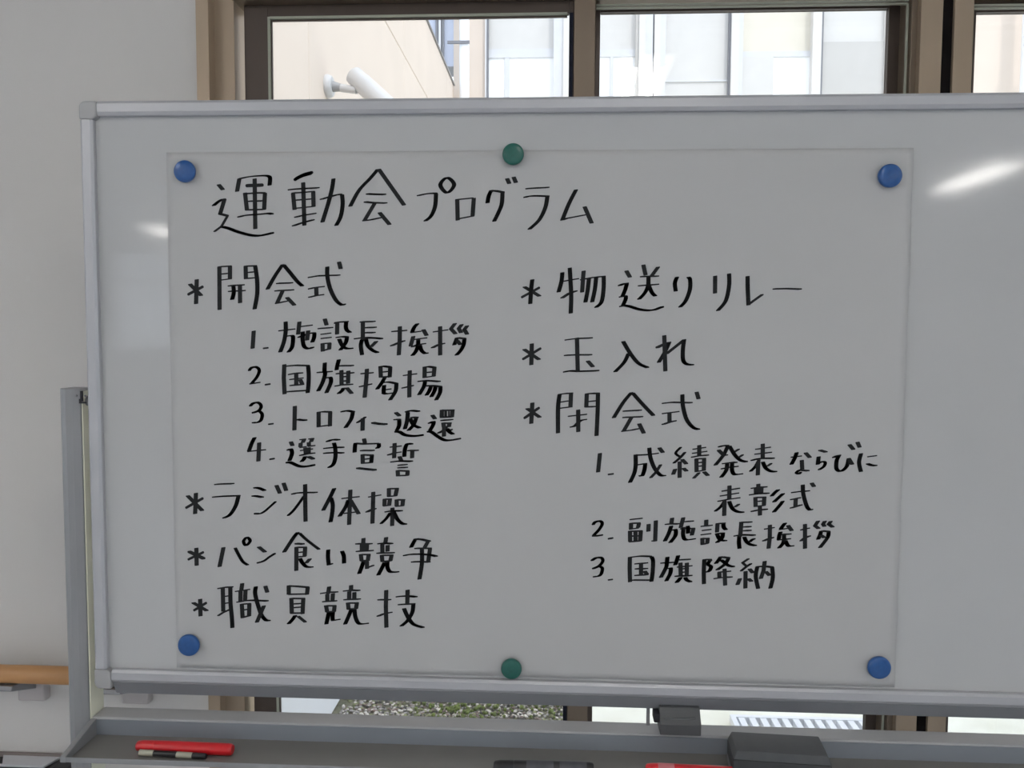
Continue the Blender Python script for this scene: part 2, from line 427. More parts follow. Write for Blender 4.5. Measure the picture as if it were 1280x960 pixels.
fbox('wall_panel', 1026.5, 1104, 53, 0, 'ext_panel', .02, .2, zbot=ZL)
fbox('wall_panel', 1026.5, 1104, 0, 53, 'ext_blind', .0, .2, ztop=ZTOPF)
fbox('column', 1104, 1210, 0, 0, 'siding_white', .04, .2, zbot=ZL, ztop=ZTOPF)
fbox('wall_panel', 1210, 1600, 0, 0, 'siding_cream', .0, .2, zbot=ZL, ztop=ZTOPF)
def pipe(px, r, label=None):
    p = F(px, 60)
    o = lathe('downpipe', [(0, r), (ZTOPF - ZL, r)], (p.x, FY - .16, ZL), (0, 0, 1), 'pipe_white', far, n=16)
    return p
pp = pipe(583, .042)
for py in (63,):
    z = F(583, py).z
    box('pipe_clip', pp.x - .14, pp.x + .05, FY - .215, FY - .20, z - .012, z + .012, 'ext_frame_dark', far)
pp2 = pipe(1272, .05)
z = F(1272, 66).z
box('pipe_clip', pp2.x - .06, pp2.x + .16, FY - .225, FY - .21, z - .012, z + .012, 'ext_frame_dark', far)

# ground outside
grnd = box('ground', -8, 9, 0.62, 40, GZ - 0.1, GZ - 0.02, 'soil'); grnd['kind'] = 'structure'
gx_split = atz(738, 890, GZ).x
paving = box('paving', gx_split, 9, 0.64, FY, GZ - 0.019, GZ, 'paving'); paving['kind'] = 'structure'
# concrete step outside the window
# pebbles
bm = bmesh.new()
ico = bmesh.new(); bmesh.ops.create_icosphere(ico, subdivisions=1, radius=1.0)
iv = [v.co.copy() for v in ico.verts]; iff = [[v.index for v in f.verts] for f in ico.faces]; ico.free()
verts, faces, mi = [], [], []
for k in range(17000):
    yy = random.uniform(1.55, 3.6) if k < 15500 else random.uniform(3.6, 5.5)
    xx = random.uniform(WX + .03, gx_split - .02)
    r = random.uniform(.004, .0085)
    sx, sy, sz = r * random.uniform(.8, 1.4), r * random.uniform(.8, 1.3), r * random.uniform(.5, .85)
    a = random.uniform(0, 6.28); ca, sa = math.cos(a), math.sin(a); b0 = len(verts)
    for v in iv:
        x, y = v.x * sx, v.y * sy
        verts.append((xx + x * ca - y * sa, yy + x * sa + y * ca, GZ - .016 + sz * .6 + v.z * sz + random.uniform(0, .004) * 0))
    mm = random.choices(range(5), (5, 4, 3, 4, 2))[0]
    faces += [[b0 + i for i in f] for f in iff]; mi += [mm] * len(iff)
me = bpy.data.meshes.new('gravel'); me.from_pydata(verts, [], faces)
me.polygons.foreach_set('material_index', mi)
g = link('gravel', me, None, STONES)
tag(g, 'mixed grey and brown gravel bed on the ground outside the left window', 'gravel', kind='stuff')
# moss tufts
verts, faces = [], []
for k in range(1600):
    c = random.choice([(WX + .38, 2.35), (WX + .55, 2.2), (WX + .8, 2.35), (gx_split - .1, 2.3), (WX + 1.0, 2.5), (WX + .3, 3.0)])
    xx, yy = random.gauss(c[0], .09), random.gauss(c[1], .12)
    if xx < WX + .03 or xx > gx_split - .02: continue
    r = random.uniform(.005, .011); b0 = len(verts)
    for v in iv: verts.append((xx + v.x * r, yy + v.y * r, GZ - .004 + v.z * r))
    faces += [[b0 + i for i in f] for f in iff]
me = bpy.data.meshes.new('moss'); me.from_pydata(verts, [], faces)
tag(link('moss', me, None, 'moss'), 'dull green moss growing between the pebbles outside', 'moss', kind='stuff')
# white grating on the paving
ga, gb = atz(912, 896, GZ + .02), atz(1100, 900, GZ + .02)
gr = empty('drain_grating', ((ga.x + gb.x) / 2, ga.y - .3, GZ), 'white metal floor grating with slanted slots on the paving outside the right window', 'grating')
gx0, gx1, gy0, gy1 = ga.x, gb.x, ga.y - .72, ga.y
bm = bmesh.new()
bbox(bm, gx0, gx1, gy1 - .02, gy1, GZ + .001, GZ + .03); bbox(bm, gx0, gx1, gy0, gy0 + .02, GZ + .001, GZ + .03)
bbox(bm, gx0, gx0 + .02, gy0 + .02, gy1 - .02, GZ + .001, GZ + .03); bbox(bm, gx1 - .02, gx1, gy0 + .02, gy1 - .02, GZ + .001, GZ + .03)
finish(bm, 'grating_rim', 'grate_white', gr)
ns = int((gx1 - gx0 - .04) / .042)
for i in range(ns):
    xx = gx0 + .02 + (i + .5) * (gx1 - gx0 - .04) / ns
    box('slat', xx - .012, xx + .012, gy0 + .02, gy1 - .02, GZ + .004, GZ + .028, 'grate_white', gr)

# security camera on the wing wall
cb = atx(408, 108, WX)
sc_ = empty('security_camera', cb, 'white bullet security camera mounted on the cream wall outside', 'security camera')
lathe('mount_plate', [(0, .044), (.008, .046), (.022, .040), (.026, .034)], cb, (1, 0, 0), 'camera_white', sc_, n=32)
Yc = cb.y
def CP(px, py, dy=0.0): return at(px, py, Yc + dy)
j1 = CP(419, 112); j2 = CP(429, 110); j3 = CP(446, 113, -.02)
def rod(name, a, b, r0, r1, m, parent, n=20):
    d = Vector(b) - Vector(a)
    return lathe(name, [(0, r0), (d.length, r1)], a, d, m, parent, n=n)
rod('mount_arm', cb + Vector((.02, 0, 0)), j2, .022, .013, 'camera_grey', sc_)
rod('mount_joint', j2 - Vector((.006, 0, 0)), j3, .016, .014, 'camera_white', sc_)
b0_ = CP(441, 93); b1_ = CP(493, 142, -.06)
bd = (b1_ - b0_); L = bd.length
lathe('camera_body', [(0, .030), (.006, .036), (.055, .037), (.056, .0385), (.058, .0385), (L * .95, .041), (L, .040)], b0_, bd, 'camera_white', sc_, n=32)
lathe('lens_hood', [(L, .040), (L + .002, .036), (L - .02, .030), (L - .021, 0)], b0_, bd, 'camera_grey', sc_, n=32)

# ------------------------------------------------------------------ handrail
RY = WALL_Y - 0.075
p0, p1 = at(0, 840.5, RY), at(88, 845.5, RY)
hr = empty('handrail', (p1.x, RY, 0), 'round wooden wall handrail on metal brackets left of the whiteboard', 'handrail')
zr = (p0.z * .4 + p1.z * .6)
rr = 11.8 / FOCAL_PX * (RY - CAM.y)
xe = at(176, 850, RY).x
rail = lathe('rail', [(0, rr * .9), (.006, rr), (4.0, rr)], (xe, RY, zr), (-1, 0, 0), 'handrail_wood', hr, n=28)
for k, (bx) in enumerate((at(16, 860, RY).x, at(150, 860, RY).x, at(16, 860, RY).x - .9, at(16, 860, RY).x - 1.8)):
    box('bracket', bx - .028, bx + .028, WALL_Y - .022, WALL_Y, zr - rr - .062, zr - rr + .004, 'bracket_beige', hr, bevel=.004)
    prism('bracket_arm', [(WALL_Y - .021, zr - rr - .035), (WALL_Y - .021, zr - rr - .008), (RY - .018, zr - rr + .001), (RY - .022, zr - rr - .008)], 'x', bx - .030, bx + .012, 'bracket_metal', hr, bevel=.002)

# ------------------------------------------------------------------ whiteboard on its stand
BL, BR = -0.6735, 1.127
BT, BB = 1.29 + 0.4687, 1.29 - 0.416
wb = empty('whiteboard', (0.22, 0.02, 0), 'large white double-sided whiteboard with aluminium frame on a wheeled stand, program sheet on it', 'whiteboard')
FWD = 0.0215
box('board_surface', BL + .01, BR - .01, 0.001, 0.018, BB + .005, BT - .01, 'board_enamel', wb)
CS = 0.027
fr = []
# frame profiles, front face slightly crowned
def hprofile(z0, z1): return [(0.022, z0), (-.006, z0), (-.0095, z0 + (z1 - z0) * .25), (-.0095, z0 + (z1 - z0) * .8), (-.0065, z1), (.022, z1)]
prism('frame_rail', hprofile(BT - FWD, BT)[::1], 'x', BL + CS, BR - CS, 'aluminium', wb, bevel=.0006)
prism('frame_rail', hprofile(BB - .002, BB + .018)[::1], 'x', BL + CS, BR - CS, 'aluminium', wb, bevel=.0006)
prism('frame_rail', [(BL, .022), (BL, -.006), (BL + .004, -.0095), (BL + .016, -.0095), (BL + .0195, -.006), (BL + .0195, .022)], 'z', BB + CS - .008, BT - CS, 'aluminium', wb, bevel=.0006)
prism('frame_rail', [(BR, .022), (BR, -.006), (BR - .004, -.0095), (BR - .016, -.0095), (BR - .0195, -.006), (BR - .0195, .022)], 'z', BB + CS - .008, BT - CS, 'aluminium', wb, bevel=.0006)
# underside lip of the frame
tag(prism('lower_lip', [(-.0055, BB - .0025), (.004, BB - .024), (.022, BB - .024), (.022, BB - .0025)], 'x', BL + CS, BR - CS, 'aluminium_shadow', wb, bevel=.0006), 'lower lip with shade put into its grey')
def corner(name, sx, sz):
    X0 = BL if sx < 0 else BR; Z0 = BT if sz > 0 else BB - .012
    s = 1 if sx < 0 else -1; t = -1 if sz > 0 else 1
    r = .010; pts = []
    H = CS if sz > 0 else CS + .004
    for i in range(7):
        a = math.pi / 2 * i / 6
        pts.append((X0 + s * (r - r * math.cos(a)), Z0 + t * (r - r * math.sin(a))))
    pts += [(X0 + s * CS, Z0), (X0 + s * CS, Z0 + t * (H - .0045)), (X0 + s * (.0245), Z0 + t * (H - .003)), (X0 + s * .021, Z0 + t * H), (X0, Z0 + t * H)]
    # crowned in the middle like a pillow
    prism(name, pts, 'y', -.0105, .023, 'corner_plastic', wb, bevel=.0025)
for sx in (-1, 1):
    for sz in (-1, 1): corner('corner_cap', sx, sz)
# posts
PF = 0.0
pzt = at(85, 486, PF).z
pxl = at(80, 760, PF).x - .001; pxr = at(107, 760, PF).x
PW = pxr - pxl
def post(x0, x1, inner):
    o = bmesh.new()
    pts = [(x0, .044), (x0, .008), (x0 + .006, .001), (x0 + .014, -.002), (x1 - .012, 0), (x1 - .001, .004), (x1 - .001, .044)]
    if inner < 0: pts = [(x0 + x1 - a, b) for a, b in pts]
    A = [o.verts.new((a, b, .06)) for a, b in pts]; B = [o.verts.new((a, b, pzt)) for a, b in pts]
    o.faces.new(A); o.faces.new(B[::-1])
    for i in range(len(pts)):
        j = (i + 1) % len(pts); o.faces.new([A[i], A[j], B[j], B[i]])
    p = finish(o, 'post', 'post_grey', wb, bevel=.001)
    xi = x1 if inner > 0 else x0
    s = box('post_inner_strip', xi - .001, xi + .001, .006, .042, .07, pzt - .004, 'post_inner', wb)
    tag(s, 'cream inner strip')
    return p
post(pxl, pxr, 1)
rx0 = BR + (BL - pxr)
post(rx0, rx0 + PW, -1)
for X, s in (((pxl + pxr) / 2, 1), (rx0 + PW / 2, -1)):
    ex = pxr if s > 0 else rx0
    # pivot hardware near the top of the post
    lathe('pivot', [(0, .008), (.02, .008)], (ex - s * .008, .02, pzt - .02), (s, 0, 0), 'bracket_metal', wb, n=16)
    box('foot', X - .03, X + .03, -.30, .30, .055, .085, 'post_grey', wb, bevel=.006)
    for yy in (-.27, .27):
        c = lathe('caster', [(-.012, .020), (-.008, .025), (.008, .025), (.012, .020)], (X, yy, .026), (1, 0, 0), 'rubber_black', wb, n=20)
sp = at(101.5, 497, -.003)
bm = bmesh.new()
bbox(bm, sp.x - .0015, sp.x + .0015, -.0035, .0, sp.z - .006, sp.z + .010)
bbox(bm, sp.x - .0035, sp.x + .0065, -.0035, .0, sp.z - .009, sp.z - .0065)
bbox(bm, sp.x - .0035, sp.x - .0015, -.0035, .0, sp.z - .0065, sp.z - .002)
finish(bm, 'post_slot', 'rubber_black', wb)
for dx in (-7, 4):
    q = at(101.5 + dx, 495, -.003); lathe('post_rivet', [(0, .0018), (.0015, .0012)], (q.x, -.0005, q.z), (0, -1, 0), 'bracket_metal', wb, n=10)

# cross rail and tray
RZT = atz
TRX0, TRX1 = pxr + .001, rx0 - .001
ry_b, ry_f = .044, .006
rz_top = at(500, 908, ry_f).z
rz_bot = at(500, 931, ry_f - .004).z
tag(box('cross_rail', TRX0, TRX1, ry_f, ry_b, rz_bot - .01, rz_top, 'rail_top', wb, bevel=.003), 'grey cross rail')
box('cross_rail_face', TRX0 + .004, TRX1 - .004, ry_f - .002, ry_f - .0003, rz_bot, rz_top - .003, 'tray_back', wb)
tf = rz_bot                      # tray floor height
lip_p = at(165, 946, -.115)
ty_f = atz(165, 947, tf + .008).y
print('tray floor', tf, 'front y', ty_f)
tray = box('tray', TRX0, TRX1, ty_f, ry_f - .001, tf - .0015, tf, 'tray_grey', wb)
box('tray_lip', TRX0, TRX1, ty_f - .002, ty_f, tf - .002, tf + .006, 'post_grey', tray, bevel=.001)
for xa, s in ((TRX0, 1), (TRX1, -1)):
    prism('tray_end', [(ry_f + .0, tf - .003), (ry_f, tf + .026), (ry_f - .012, tf + .024), (ty_f - .003, tf + .007), (ty_f - .003, tf - .002)], 'x', xa, xa + s * .009, 'post_grey', tray, bevel=.001)
# lock block clipped to the rail
lx0, lx1 = at(824, 905, -.01).x, at(875, 905, -.01).x
zt_, zm_, zb_ = at(850, 884, -.006).z, at(850, 909, -.020).z, at(850, 919, -.020).z
lk = prism('lock_block', [(.012, zt_ - .002), (.010, zt_), (-.006, zt_), (-.022, zm_ + .004), (-.022, zb_), (.012, zb_)], 'x', lx0, lx1, 'eraser_grey', wb, bevel=.003)
tag(lk, 'dark grey lock block on the cross rail')
box('lock_latch', lx0 - .008, lx0 + .001, -.012, .012, zb_ + .014, zt_ - .008, 'rubber_black', lk, bevel=.001)
box('lock_ridge', lx0 + .006, lx1 - .008, -.0175, -.010, zm_ + .010, zm_ + .0125, 'lock_line', lk, bevel=.0006)
box('lock_bracket', lx0 - .017, lx0 - .012, .008, .012, zb_, zt_ + .002, 'post_grey', wb)

# ------------------------------------------------------------------ paper sheet
PL, PR_, PT, PB = -.5455, .5455, 1.29 + .394, 1.29 - .394
def ripple(x, z):
    w = max(0.0, min(1.0, (x - .475) / .04)); w2 = max(0.0, min(1.0, (PB + .07 - z) / .05))
    return .0005 * w * (1 + math.sin(z * 42 + 6 * math.sin(z * 7))) + .0004 * w2 * (1 + math.sin(x * 31 + 1.0))
bm = bmesh.new()
nx, nz = 110, 80; gv = []
for j in range(nz + 1):
    for i in range(nx + 1):
        x = PL + (PR_ - PL) * i / nx; z = PB + (PT - PB) * j / nz
        gv.append(bm.verts.new((x, -.0004 - ripple(x, z), z)))
for j in range(nz):
    for i in range(nx):
        a = j * (nx + 1) + i
        bm.faces.new([gv[a], gv[a + 1], gv[a + nx + 2], gv[a + nx + 1]])
paper = finish(bm, 'paper_sheet', 'paper', None, off=(0, 0, 1.29), smooth=True)
paper.location = (0, 0, 1.29)
md = paper.modifiers.new('thick', 'SOLIDIFY'); md.thickness = .0004; md.offset = 0
tag(paper, 'large white paper sheet with handwritten Japanese sports day program held by six magnets', 'paper sheet')

# ------------------------------------------------------------------ handwriting (broad-nib strokes)
NW, NH, NA = 54.0, 16.0, -8
def nib(w, h, a):
    a = math.radians(a); c, s = math.cos(a), math.sin(a); hw, hh = w / 2, h / 2; k = min(hw, hh) * .55
    q = [(-hw + k, -hh), (hw - k, -hh), (hw, -hh + k), (hw, hh - k), (hw - k, hh), (-hw + k, hh), (-hw, hh - k), (-hw, -hh + k)]
    return [(x * c - y * s, x * s + y * c) for x, y in q]
def hull(P):
    P = sorted(set(P))
    def half(pts):
        h = []
        for p in pts:
            while len(h) > 1 and (h[-1][0] - h[-2][0]) * (p[1] - h[-2][1]) - (h[-1][1] - h[-2][1]) * (p[0] - h[-2][0]) <= 1e-9: h.pop()
            h.append(p)
        return h
    a, b = half(P), half(P[::-1]); return a[:-1] + b[:-1]
def smooth_pts(P, closed=False):
    n = len(P); out = []
    rng = range(n) if closed else range(n - 1)
    for i in rng:
        if closed: p0, p1, p2, p3 = P[(i - 1) % n], P[i], P[(i + 1) % n], P[(i + 2) % n]
        else: p0, p1, p2, p3 = P[max(i - 1, 0)], P[i], P[i + 1], P[min(i + 2, n - 1)]
        for k in range(5):
            t = k / 5.0
            out.append(tuple(.5 * (2 * p1[d] + (p2[d] - p0[d]) * t + (2 * p0[d] - 5 * p1[d] + 4 * p2[d] - p3[d]) * t * t + (3 * p1[d] - p0[d] - 3 * p2[d] + p3[d]) * t ** 3) for d in (0, 1)))
    out.append(P[0] if closed else P[-1])
    return out
layer = [0]
def add_strokes(bm, ox, oy, text, dx=0, dy=0):
    for s in text.split(';'):
        s = s.strip()
        if not s: continue
        w, h, a, sm, cl = NW, NH, NA, False, False; P = []
        for t in s.split():
            if t[0] == 'w': w = float(t[1:]) + 4
            elif t[0] == 'h': h = float(t[1:]) + 7
            elif t[0] == 'a': a = float(t[1:])
            elif t == '~': sm = True
            elif t == 'c': cl = True
            else:
                x, y = t.split(','); P.append((float(x) + dx, float(y) + dy))
        N = nib(w, h, a)
        if not cl:
            for e, i in ((0, 1), (-1, -2)):
                vx, vy = P[e][0] - P[i][0], P[e][1] - P[i][1]; l = math.hypot(vx, vy)
                if l < 1e-6: continue
                ux, uy = vx / l, vy / l
                # how far the nib reaches past the point along the stroke, on its centre line
                ra = math.radians(a); c, s_ = abs(ux * math.cos(ra) + uy * math.sin(ra)), abs(-ux * math.sin(ra) + uy * math.cos(ra))
                reach = min((w / 2) / max(c, 1e-3), (h / 2) / max(s_, 1e-3)) if min(c, s_) > 1e-3 else (w / 2 if c > s_ else h / 2)
                reach = .5 * reach + .5 * (c * w / 2 + s_ * h / 2) * .8
                reach = min(reach, l * .46)
                P[e] = (P[e][0] - ux * reach, P[e][1] - uy * reach)
        if cl: P = smooth_pts(P, True)
        elif sm: P = smooth_pts(P)
        layer[0] = (layer[0] + 1) % 12
        yo = -.00095 - .000004 * layer[0]
        for A, B in zip(P, P[1:]):
            H = hull([(A[0] + n[0], A[1] + n[1]) for n in N] + [(B[0] + n[0], B[1] + n[1]) for n in N])
            vs = []
            for x, y in H:
                q = at(ox + x / 10.0, oy + y / 10.0, 0.0); vs.append(bm.verts.new((q.x, yo, q.z - 1.29)))
            bm.faces.new(vs)
LINES = []
LINES.append(('handwritten heading reading 運動会プログラム', [
(256,208,'170,222 236,300; ~ 102,500 165,448 215,418 262,405; 252,405 195,595 300,622; w32 290,615 212,750 115,822; ~ h16 205,752 300,775 420,820 560,858 660,868 740,858 868,828; 436,148 405,320; ~ 425,158 560,130 700,118 785,120 818,145 812,242; h34 512,242 738,235; 626,152 634,785; 505,330 530,550; ~ 485,345 620,334 700,332 765,335; 755,332 744,545; 530,437 745,432; 510,545 640,542 765,538; ~ 410,637 520,612 700,598 790,588 865,600'),
(356,208,'~ h30 a-40 112,172 230,112 360,76; 232,200 247,742; ~ 40,294 180,282 438,268; 105,335 125,545; 85,335 240,325 378,314; 357,312 362,508; 120,424 350,408; 105,528 380,500; ~ 120,640 230,614 398,586; ~ 92,750 215,708 375,664; ~ 612,150 590,290 540,480 470,705; ~ 440,418 540,388 660,355 722,352; ~ 718,352 725,480 700,630 640,748'),
(430,208,'~ 432,30 330,150 190,300 75,508; 432,30 758,492; ~ 275,344 400,350 530,352; 248,443 360,455 545,460; 390,455 255,682; ~ 230,680 330,670 470,640; 440,572 578,735'),
(510,218,'~ 112,270 220,246 290,238 370,238; ~ 352,238 340,400 290,520 208,592; c 490,42 405,132 490,232 578,130; 616,310 622,578; 592,318 820,296; 824,294 808,522; 600,562 830,518; ~ 1046,192 1010,270 993,364; 1025,205 1100,208 1208,228; ~ 1183,215 1172,370 1130,480 1073,596'),
(625,218,'86,48 120,122; 168,30 202,110; 318,180 450,172 619,164; ~ 293,292 380,272 480,270 620,276; ~ 594,270 565,420 490,570 358,695; ~ 955,185 860,370 775,580; 755,578 830,552 1070,506; 1055,400 1148,616')]))
LINES.append(('handwritten item reading 開会式', [
(228,324,'183,250 174,562; 90,305 246,462; h28 a-30 266,340 68,445; 465,90 468,635; 445,97 540,90 620,86; 598,85 597,250; 480,186 585,178; 475,263 620,243; 793,85 797,250; 770,88 935,84; ~ 912,82 935,250 938,430 904,630; 810,166 910,160; 780,242 910,234; 570,335 640,328 782,322; 572,402 795,393; ~ 640,325 645,420 622,512; 722,322 724,550'),
(320,324,'~ 342,60 240,210 142,384; ~ 342,66 430,170 520,280 590,342; 253,303 468,296; 232,396 480,384; 338,392 262,558; 240,556 400,522; 383,472 490,582; 650,231 780,208 1058,200; ~ 893,92 895,220 930,370 1000,510 1070,570 1127,560; 652,376 730,356 862,341; 755,352 759,460; 655,480 755,455 855,442; 1038,32 1062,124')]))
LINES.append(('handwritten item reading 1. 施設長挨拶', [
(300,395,'175,182 160,410; h14 290,405 352,398; ~ 573,68 574,190 552,320 502,458; 482,186 600,172 695,163; ~ 590,246 660,250 666,300 652,390 602,460; 746,68 728,234; 752,133 912,114; ~ 722,274 800,242 880,215 955,213; ~ 933,212 928,270 902,335; ~ 787,192 786,300 805,380 855,408 930,386; 856,178 840,308'),
(390,395,'160,32 186,118; 72,158 268,144; 108,230 244,213; 110,282 248,267; 134,338 137,445; 112,348 240,338; 222,335 216,418; 115,438 240,405; ~ 285,98 320,78 462,70; 318,80 315,232; ~ 430,70 425,140 440,180 488,212; ~ 298,270 380,258 465,266; ~ 442,262 420,340 350,434; ~ 338,282 380,370 430,405 520,405; 638,70 637,290; 598,74 798,68; 650,146 812,142; 650,208 798,208; ~ 525,285 650,272 780,275 892,286; ~ 630,285 612,370 628,488; ~ 672,280 700,370 760,430 835,462; 815,308 730,395'),
(470,395,'300,128 298,300 286,492; 192,194 393,180; 178,380 270,340 368,303; ~ 528,88 480,140 447,212; 432,208 570,190; 590,165 638,250; 470,248 432,382; 480,293 642,272; 438,392 530,356 628,344; ~ 530,290 525,370 500,440 450,502; ~ 548,360 570,430 610,465 655,464; 803,128 803,493; 712,200 904,172; 690,405 780,360 866,338; 995,85 938,160 1002,230; 1080,98 1035,155 1068,215; 1148,114 1105,170 1145,235; ~ 1015,265 1000,310 975,370; 1000,270 1130,285; ~ 1108,278 1095,360 1060,430 998,498; 1010,300 1062,365')]))
LINES.append(('handwritten item reading 2. 国旗掲揚', [
(300,448,'~ w38 h16 110,160 145,118 205,108 245,150 215,230 140,322; 120,320 258,298; h14 313,332 380,318; 557,72 550,240 560,448; 565,98 700,86 870,90; ~ 852,85 862,200 858,330 847,435; 570,418 700,408 850,400; 602,204 690,186 793,182; 618,264 798,244; 705,185 706,335; 620,338 805,325; 752,258 785,330'),
(390,448,'~ 163,50 158,150 165,200 130,310 75,415; 60,176 262,163; ~ 175,240 235,242 235,310 178,438; ~ 340,8 318,90 308,150; 330,92 528,90; 298,190 532,180; 370,145 372,330; 456,152 452,315; 370,228 470,226; 370,282 470,280; 283,348 380,330 518,324; ~ 400,362 380,400 325,448; 430,360 505,445; 688,128 683,240 659,492; 608,190 774,179; 588,357 755,316; 857,100 862,240; ~ 832,106 900,98 1000,112; ~ 980,105 972,240; 880,168 965,165; 860,232 990,227; ~ 918,230 870,310 810,392; ~ 865,305 960,295 1075,318; ~ 1058,305 1045,410 972,528; ~ 905,330 897,400 900,440; 925,392 990,380; ~ 875,428 930,443 1010,432'),
(480,448,'324,148 318,320 318,488; 238,214 415,192; 220,374 375,335; 510,100 508,245; ~ 485,112 560,103 658,118; 632,112 622,228; 525,175 610,170; 500,238 645,218; ~ 420,287 540,278 712,290; ~ 515,282 500,350 435,462; ~ 510,342 620,342 730,356; ~ 708,350 700,430 648,528; ~ 590,345 565,410 527,468; ~ 648,345 630,410 587,488')]))
LINES.append(('handwritten item reading 3. トロフィー返還', [
(305,500,'~ w40 h14 72,82 120,40 180,32 218,75 190,130 100,165; ~ w42 190,130 230,180 215,250 170,280 100,282; h14 305,304 365,295; 638,72 632,380; ~ 655,238 720,250 795,253; 935,145 935,338; 912,156 990,145 1103,150; 1080,145 1076,330; 912,336 1000,322 1100,312'),
(410,500,'~ 158,150 240,133 340,150; ~ 315,145 290,240 215,354; ~ w34 478,205 420,250 355,290; 437,225 433,385; h14 540,280 640,297 748,303; h14 840,150 905,204; 818,243 915,243; ~ 892,240 890,320 857,388; ~ h16 830,392 900,400 960,435 1040,448 1110,448 1198,435; ~ 962,152 1040,132 1155,143; ~ 1000,150 990,260 960,368; 1030,215 1135,218; ~ 1108,215 1070,310 1000,388; ~ 1025,225 1070,310 1160,354'),
(480,500,'600,182 645,242; ~ 550,297 620,270 615,310 572,388; ~ h14 535,388 600,402 680,460 760,500 850,500 964,478; 725,118 722,220; 702,130 885,126; 858,122 850,220; w30 772,130 772,212; w16 812,135 812,208; ~ 700,215 780,212 870,208; ~ 705,254 790,250 868,243; 742,280 748,335; 718,290 848,288; 822,285 810,335; 725,338 840,328; ~ w42 790,330 740,380 670,420; 752,340 750,458; ~ 785,350 820,400 875,432; w30 860,358 812,390')]))
LINES.append(('handwritten item reading 4. 選手宣誓', [
(300,544,'~ 190,20 150,100 112,205; 95,205 210,190 328,181; 243,88 232,328; h14 370,304 430,289; 635,76 662,135; ~ 585,190 640,175 652,230 618,325; ~ h16 572,338 640,342 740,385 830,390 944,368; 745,55 830,48; 808,45 782,100; 762,92 757,150; 745,153 835,143; 855,45 932,42; 908,42 885,90; 862,85 864,135; 850,137 945,128; 752,192 915,170; 817,155 826,235; 862,150 860,230; ~ 742,255 850,230 945,222; ~ 820,258 800,300 762,338; h14 845,262 935,302'),
(410,544,'~ -25,85 60,55 158,58; ~ -58,165 80,152 208,152; ~ -60,225 80,217 208,222; ~ 75,92 92,160 95,270 70,360 5,412; h16 450,40 465,100; ~ 350,90 340,130 334,218; 325,100 450,108 640,103; ~ 635,100 638,140 605,172; 400,190 588,190; 434,235 437,355; 412,243 575,250; ~ 552,245 540,350; 450,298 530,293; 415,350 565,340; h14 352,408 480,422 612,436; 835,96 828,288; 773,148 923,134; 740,252 830,222 922,207; ~ 1068,110 990,110 962,180 955,272; 990,190 1138,190; 1055,190 1052,288; 892,260 920,322; ~ 780,334 900,322 1065,325; 870,375 998,365; 868,405 1002,402; 872,435 876,505; 850,440 1020,448; 997,442 992,505; 850,505 1015,500')]))
LINES.append(('handwritten item reading ラジオ体操', [
(225,598,'203,178 192,445; 92,208 290,408; h26 a-28 295,243 72,370; 430,75 540,67 684,64; ~ 403,232 540,222 760,214; ~ 736,212 700,340 630,450 538,502; ~ 918,112 990,120 1074,155; ~ 896,215 960,220 1050,238; ~ w30 1205,282 1130,350 1060,410 1000,440 925,440; w36 h14 1000,440 925,438'),
(310,598,'355,80 405,190; 445,52 482,156; ~ 542,198 640,178 875,174; ~ 716,70 718,300 722,540; ~ w36 705,215 640,310 570,400 496,470; ~ 1085,116 1030,230 938,406; ~ 1040,240 1062,330 1052,450 1032,550'),
(396,598,'310,251 420,238 538,227; 422,138 405,580; ~ 400,260 360,360 280,480; 420,265 530,448; 338,436 485,420; 708,165 705,300 697,565; 643,233 808,204; 613,427 680,392 748,371; 903,118 902,228; 885,128 1028,125; 1005,122 982,225; 885,225 1005,215; 850,252 847,345; 828,258 942,258; 916,255 905,340; 830,344 930,332; 1000,258 1000,350; 982,265 1108,268; 1080,262 1072,342; 985,348 1095,338; ~ 848,418 950,405 1078,404; 948,362 943,595; ~ w40 925,420 870,500 796,572; ~ 958,410 1010,510 1065,560 1128,576')]))
LINES.append(('handwritten item reading パン食い競争', [
(225,660,'207,245 212,470; h22 100,285 318,388; h24 a-28 302,298 100,394; 548,235 496,488; ~ w40 690,242 740,340 790,420 858,466; w40 c 840,115 797,165 828,216 880,160; 978,228 1075,305; ~ w28 h12 1200,310 1120,360 1050,410 960,438'),
(340,660,'~ 332,45 270,120 148,308; ~ w40 340,58 440,150 598,270; h12 284,192 412,199; 308,232 306,535; 285,240 440,240; 417,236 410,358; 325,302 410,298; 315,358 425,352; ~ 348,372 380,430 430,480 522,490; 485,375 420,445; ~ 706,265 702,360 712,465; 690,464 765,438; ~ 875,282 900,350 903,442')]
))
LINES[-1][1].append((430,664,'246,82 236,245; 142,155 360,156; 290,158 284,248; 225,158 225,245; 148,250 375,240; 212,285 222,370; 188,290 335,290; 311,286 298,370; 205,368 325,362; ~ 248,370 225,440 188,536; 288,368 290,470; w30 270,462 382,420; 530,70 515,165; ~ 418,155 520,148 618,156; 480,158 482,265; 548,170 545,254; 405,272 638,268; 474,300 482,380; 450,300 620,298; 596,296 580,375; 465,376 600,368; ~ 512,380 480,450 425,555; ~ 545,375 545,450 580,505 694,508; ~ 902,84 870,140 835,208; 880,92 980,102 1085,128; 1055,118 1005,210; 880,212 1100,212; ~ 738,306 830,288 960,285 1080,295 1172,316; 838,382 960,378 1085,385; 1077,210 1052,392; ~ 975,210 975,400 943,604'))
